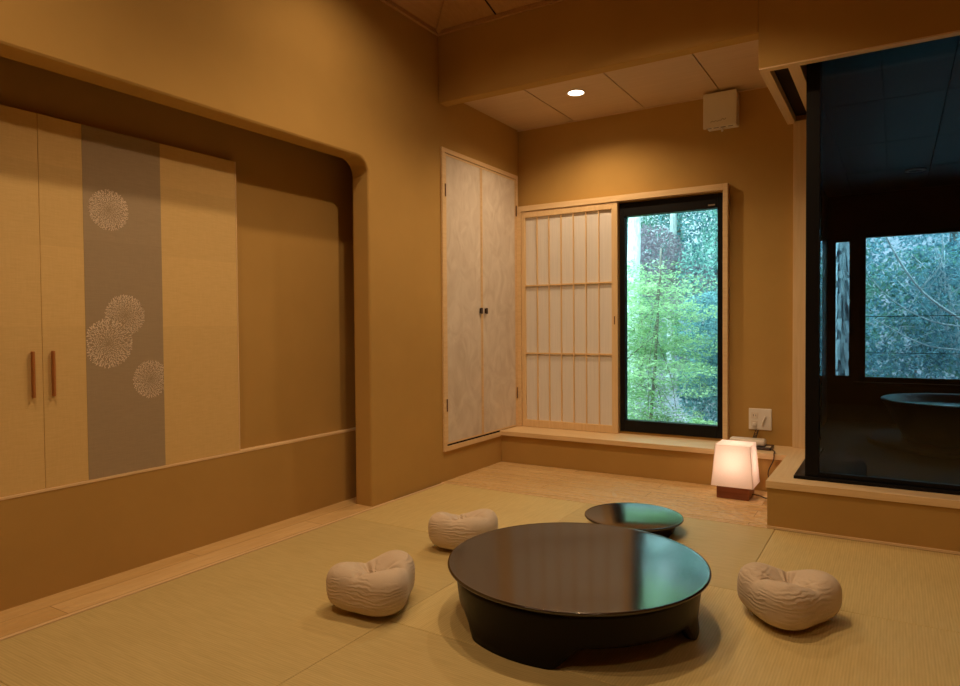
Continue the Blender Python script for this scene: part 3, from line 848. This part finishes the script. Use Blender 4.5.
# bright maple close to the window
def gz(x, y): return hill(x, y)
tree('maple_tree', 'bright lime-green layered maple filling the tall window', 'tree', (-2.35, 7.3, gz(-2.35, 7.3)), 2.5,
     blobs_layered(-2.52, 7.3, -.15, 1.72, 1.12, 36, 5, .13), 36000, .022, M['leaf_lime'], M['bark'], .022, 1.4, 1, (.15, .1), None, 9)
tree('low_shrub', 'pale green low shrub at the foot of the maple', 'shrub', (-1.95, 6.6, gz(-1.95, 6.6)), .5,
     [(-1.95, 6.6, -.12, .5, .35, .16), (-2.3, 6.8, -.08, .3, .3, .2), (-1.6, 6.6, -.05, .3, .3, .2)], 3500, .035, M['leaf_lime'], M['bark'], .02, .6, 2)
tree('leafy_shrub', 'blue-green shrub beside the maple at the right of the tall window', 'shrub', (-1.75, 8.2, gz(-1.75, 8.2)), 1.6,
     [(-1.7, 8.2, .3, .55, .5, .55), (-1.85, 8.3, 1.0, .5, .5, .45), (-1.5, 8.4, .7, .4, .4, .5)], 13000, .028, M['leaf_blue'], M['bark'], .03, .2, 3)
tree('pale_trunk_tree', 'tall pale-barked trunk at the upper left of the tall window', 'tree', (-3.33, 9.6, gz(-3.33, 9.6)), 7.5,
     [(-3.6, 9.6, 5.2, 1.3, 1.2, 1.2), (-3.0, 9.6, 4.6, .9, .8, .7), (-3.0, 9.4, 3.3, .8, .7, .35)], 7000, .06, M['leaf_teal'], M['bark_pale'], .115, .2, 4, (.1, .2))
tree('pale_trunk_tree', 'thin pale trunk just beside the thicker pale one', 'tree', (-3.55, 9.9, gz(-3.55, 9.9)), 6.5,
     [(-4.2, 9.9, 5.6, 1.2, 1.0, 1.0)], 3000, .06, M['leaf_teal'], M['bark_pale'], .05, .2, 14, (-.15, .2))
tree('pale_trunk_tree', 'slender pale trunk behind the middle of the tall window', 'tree', (-3.2, 11.2, gz(-3.2, 11.2)), 6.5,
     [(-3.3, 11.2, 6.2, 1.3, 1.2, 1.2), (-2.2, 11.0, 5.4, 1.0, 1.0, .7)], 6000, .06, M['leaf_blue'], M['bark_pale'], .07, .2, 5, (.05, .2))
tree('russet_bush', 'russet-leaved bush between the pale trunks', 'shrub', (-3.55, 10.8, gz(-3.55, 10.8)), 1.6,
     [(-3.5, 10.8, 2.1, .7, .5, .6), (-2.9, 11.0, 1.6, .6, .5, .5)], 9000, .032, M['leaf_red'], M['bark'], .03, .2, 6)
bgl = [(-6.2, 10.5, 'leaf_teal', 'teal broadleaf tree far left beyond the paper screen side'),
       (-4.7, 11.8, 'leaf_dark', 'deep green tree behind the pale trunks'),
       (-3.6, 13.0, 'leaf_teal', 'teal tree on the slope behind the slender trunk'),
       (-2.7, 12.2, 'leaf_blue', 'blue-green tree at the upper right of the tall window'),
       (-1.75, 10.9, 'leaf_teal', 'teal tree right behind the blue-green shrub'),
       (-.7, 12.4, 'leaf_dark', 'deep green tree behind the slit window'),
       (.7, 12.8, 'leaf_blue', 'blue-green tree behind the twiggy shrub'),
       (2.2, 12.0, 'leaf_teal', 'teal tree at the right beyond the bath window')]
for i, (x, y, lm, lab) in enumerate(bgl):
    z = gz(x, y); rnd = random.Random(40 + i)
    bl = [(x + rnd.uniform(-.5, .5), y + rnd.uniform(-.4, .4), z + .5 + q * .75, rnd.uniform(.7, 1.1), .7, .62) for q in range(6)]
    tree('broadleaf_tree', lab, 'tree', (x, y, z), 4.6, bl, 16000, .038, M[lm], M['bark'], .07, .2, 60 + i, (.1, 0), 'broadleaf trees on the hillside')
# behind the dark room window
tree('twiggy_shrub', 'tangled shrub of thin pale stems outside the dark room window', 'shrub', (.75, 10.0, gz(.75, 10.0)), 2.2,
     [(.1, 10.0, .9, .6, .5, .6), (.9, 10.1, 1.2, .8, .5, .8), (.3, 10.2, 1.9, .8, .5, .5), (1.4, 10.1, .7, .6, .5, .6), (.4, 10.0, .5, .9, .5, .35)], 9000, .032, M['leaf_blue'], M['bark_pale'], .022, .2, 8, (-.3, 0), None, 44)
tree('low_shrub', 'green shrub low outside the dark room window', 'shrub', (.2, 10.7, gz(.2, 10.7)), .9,
     [(.0, 10.7, .7, .7, .4, .5), (.9, 10.8, .8, .7, .4, .5), (.4, 10.9, 1.5, .9, .4, .6)], 6000, .045, M['leaf_dark'], M['bark'], .02, .2, 9)
t = thing('arching_branch', 'long pale bare branch arching across the dark room window', 'branch', (1.6, 9.55, gz(1.6, 9.55)))
obj('stem', tube(BM(), spline([(1.6, 9.55, gz(1.6, 9.55) - .1), (1.25, 9.5, .55), (.75, 9.5, 1.0), (.25, 9.45, 1.45), (-.12, 9.45, 2.15), (-.2, 9.45, 2.6)], 8), .024, 8, .009), M['bark_pale'], t, 0, True)
obj('side_twig', tube(BM(), spline([(.75, 9.5, 1.0), (.35, 9.4, 1.08), (-.05, 9.4, 1.35), (-.35, 9.4, 1.75)], 8), .010, 8, .004), M['bark_pale'], t, 0, True)
obj('side_twig', tube(BM(), spline([(.25, 9.45, 1.45), (.45, 9.4, 1.75), (.45, 9.4, 2.2)], 8), .008, 8, .003), M['bark_pale'], t, 0, True)
obj('side_twig', tube(BM(), spline([(1.25, 9.5, .55), (.8, 9.4, .72), (.3, 9.4, .8), (-.2, 9.4, 1.1)], 8), .012, 8, .005), M['bark_pale'], t, 0, True)
obj('side_twig', tube(BM(), spline([(.75, 9.5, 1.0), (.9, 9.4, 1.5), (.8, 9.4, 2.1), (.55, 9.4, 2.5)], 8), .012, 8, .005), M['bark_pale'], t, 0, True)
# shaggy trunk behind the slit
rnd = random.Random(5)
t = thing('shaggy_trunk', 'shaggy grey tree trunk seen through the narrow slit window', 'tree', (-.555, 9.25, -.45))
obj('stem', tube(BM(), [(-.555, 9.25, -.55), (-.55, 9.25, 1.2), (-.56, 9.27, 3.5)], .11, 14, .10), M['bark_blue'], t, 0, True)
bm = BM()
for i in range(150):
    a = rnd.uniform(-2.9, -.2); z = rnd.uniform(.2, 2.3); l = rnd.uniform(.08, .22); r = .113
    w_ = rnd.uniform(.10, .28); o2 = rnd.uniform(.004, .03)
    P = [(-.555 + r * math.cos(a - w_), 9.25 + r * math.sin(a - w_), z), (-.555 + r * math.cos(a + w_), 9.25 + r * math.sin(a + w_), z + .01),
         (-.555 + (r + o2) * math.cos(a + w_ * .7), 9.25 + (r + o2) * math.sin(a + w_ * .7), z - l), (-.555 + (r + o2) * math.cos(a - w_ * .5), 9.25 + (r + o2) * math.sin(a - w_ * .5), z - l * .9)]
    bm.faces.new([bm.verts.new(p) for p in P])
obj('bark_flakes', bm, noisy('bark_flake', (.40, .46, .50), (.68, .74, .78), (8, 8, 1), 4, .8, .2), t)

# ------------------------------------------------------------------ light
WARM = (1.0, .685, .39)
def spot(name, loc, e, size=150, blend=.6, r=.035, c=WARM, aim=None):
    l = bpy.data.lights.new(name, 'SPOT'); l.energy = e; l.color = c; l.spot_size = R_(size); l.spot_blend = blend; l.shadow_soft_size = r
    o = bpy.data.objects.new(name, l); COL.objects.link(o); o.location = loc
    if aim: o.rotation_euler = (Vector(aim) - Vector(loc)).to_track_quat('-Z', 'Y').to_euler()
    return o
spot('downlight_beam', (dlc[0], dlc[1], 2.612), 58, 150, .75, .035)
spot('main_light', (-1.9, 2.55, 3.17), 46, 146, .95)
spot('main_light', (-1.06, 2.55, 3.27), 82, 124, .5)
spot('main_light', (-1.9, .75, 3.17), 50, 146, .95)
spot('main_light', (-1.06, .75, 3.27), 40, 124, .5)
spot('main_light', (.6, .6, 3.27), 26, 120, .5)
l = bpy.data.lights.new('lamp_bulb_light', 'POINT'); l.energy = 1.0; l.color = (1, .72, .56); l.shadow_soft_size = .028
o = bpy.data.objects.new('lamp_bulb_light', l); COL.objects.link(o); o.location = (lc[0], lc[1], .215)

wd = bpy.data.worlds.new('World'); S.world = wd; wd.use_nodes = True
N = wd.node_tree.nodes; L = wd.node_tree.links
bg = N['Background']
tc_ = N.new('ShaderNodeTexCoord'); sp = N.new('ShaderNodeSeparateXYZ'); L.new(tc_.outputs['Generated'], sp.inputs[0])
cr = N.new('ShaderNodeValToRGB'); L.new(sp.outputs['Z'], cr.inputs[0])
cr.color_ramp.elements[0].color = (.45, .86, .90, 1); cr.color_ramp.elements[1].color = (.50, .90, .92, 1)
L.new(cr.outputs[0], bg.inputs['Color'])
bg.inputs['Strength'].default_value = 6.4

# ------------------------------------------------------------------ camera
f_px, yaw, pitch, roll = 673.9, .551820, -.0241468, -.0076556
cy, sy, cp, sp_ = math.cos(yaw), math.sin(yaw), math.cos(pitch), math.sin(pitch)
fw = Vector((-sy * cp, cy * cp, sp_)); rt = Vector((cy, sy, 0)); up = rt.cross(fw)
r2 = rt * math.cos(roll) + up * math.sin(roll); u2 = up * math.cos(roll) - rt * math.sin(roll)
cam = bpy.data.cameras.new('camera'); co = bpy.data.objects.new('camera', cam); COL.objects.link(co)
co.matrix_world = Matrix(((r2.x, u2.x, -fw.x, 0), (r2.y, u2.y, -fw.y, 0), (r2.z, u2.z, -fw.z, 1.05), (0, 0, 0, 1)))
cam.sensor_width = 36; cam.lens = f_px / 960 * 36; cam.clip_start = .02
S.camera = co
vs = S.view_settings
vs.view_transform = 'Standard'; vs.look = 'None'; vs.gamma = 1; vs.use_curve_mapping = False; vs.exposure = 0
S.cycles.max_bounces = 14; S.cycles.diffuse_bounces = 8; S.cycles.transparent_max_bounces = 16
S.cycles.use_denoising = True
S.cycles.sample_clamp_indirect = 6
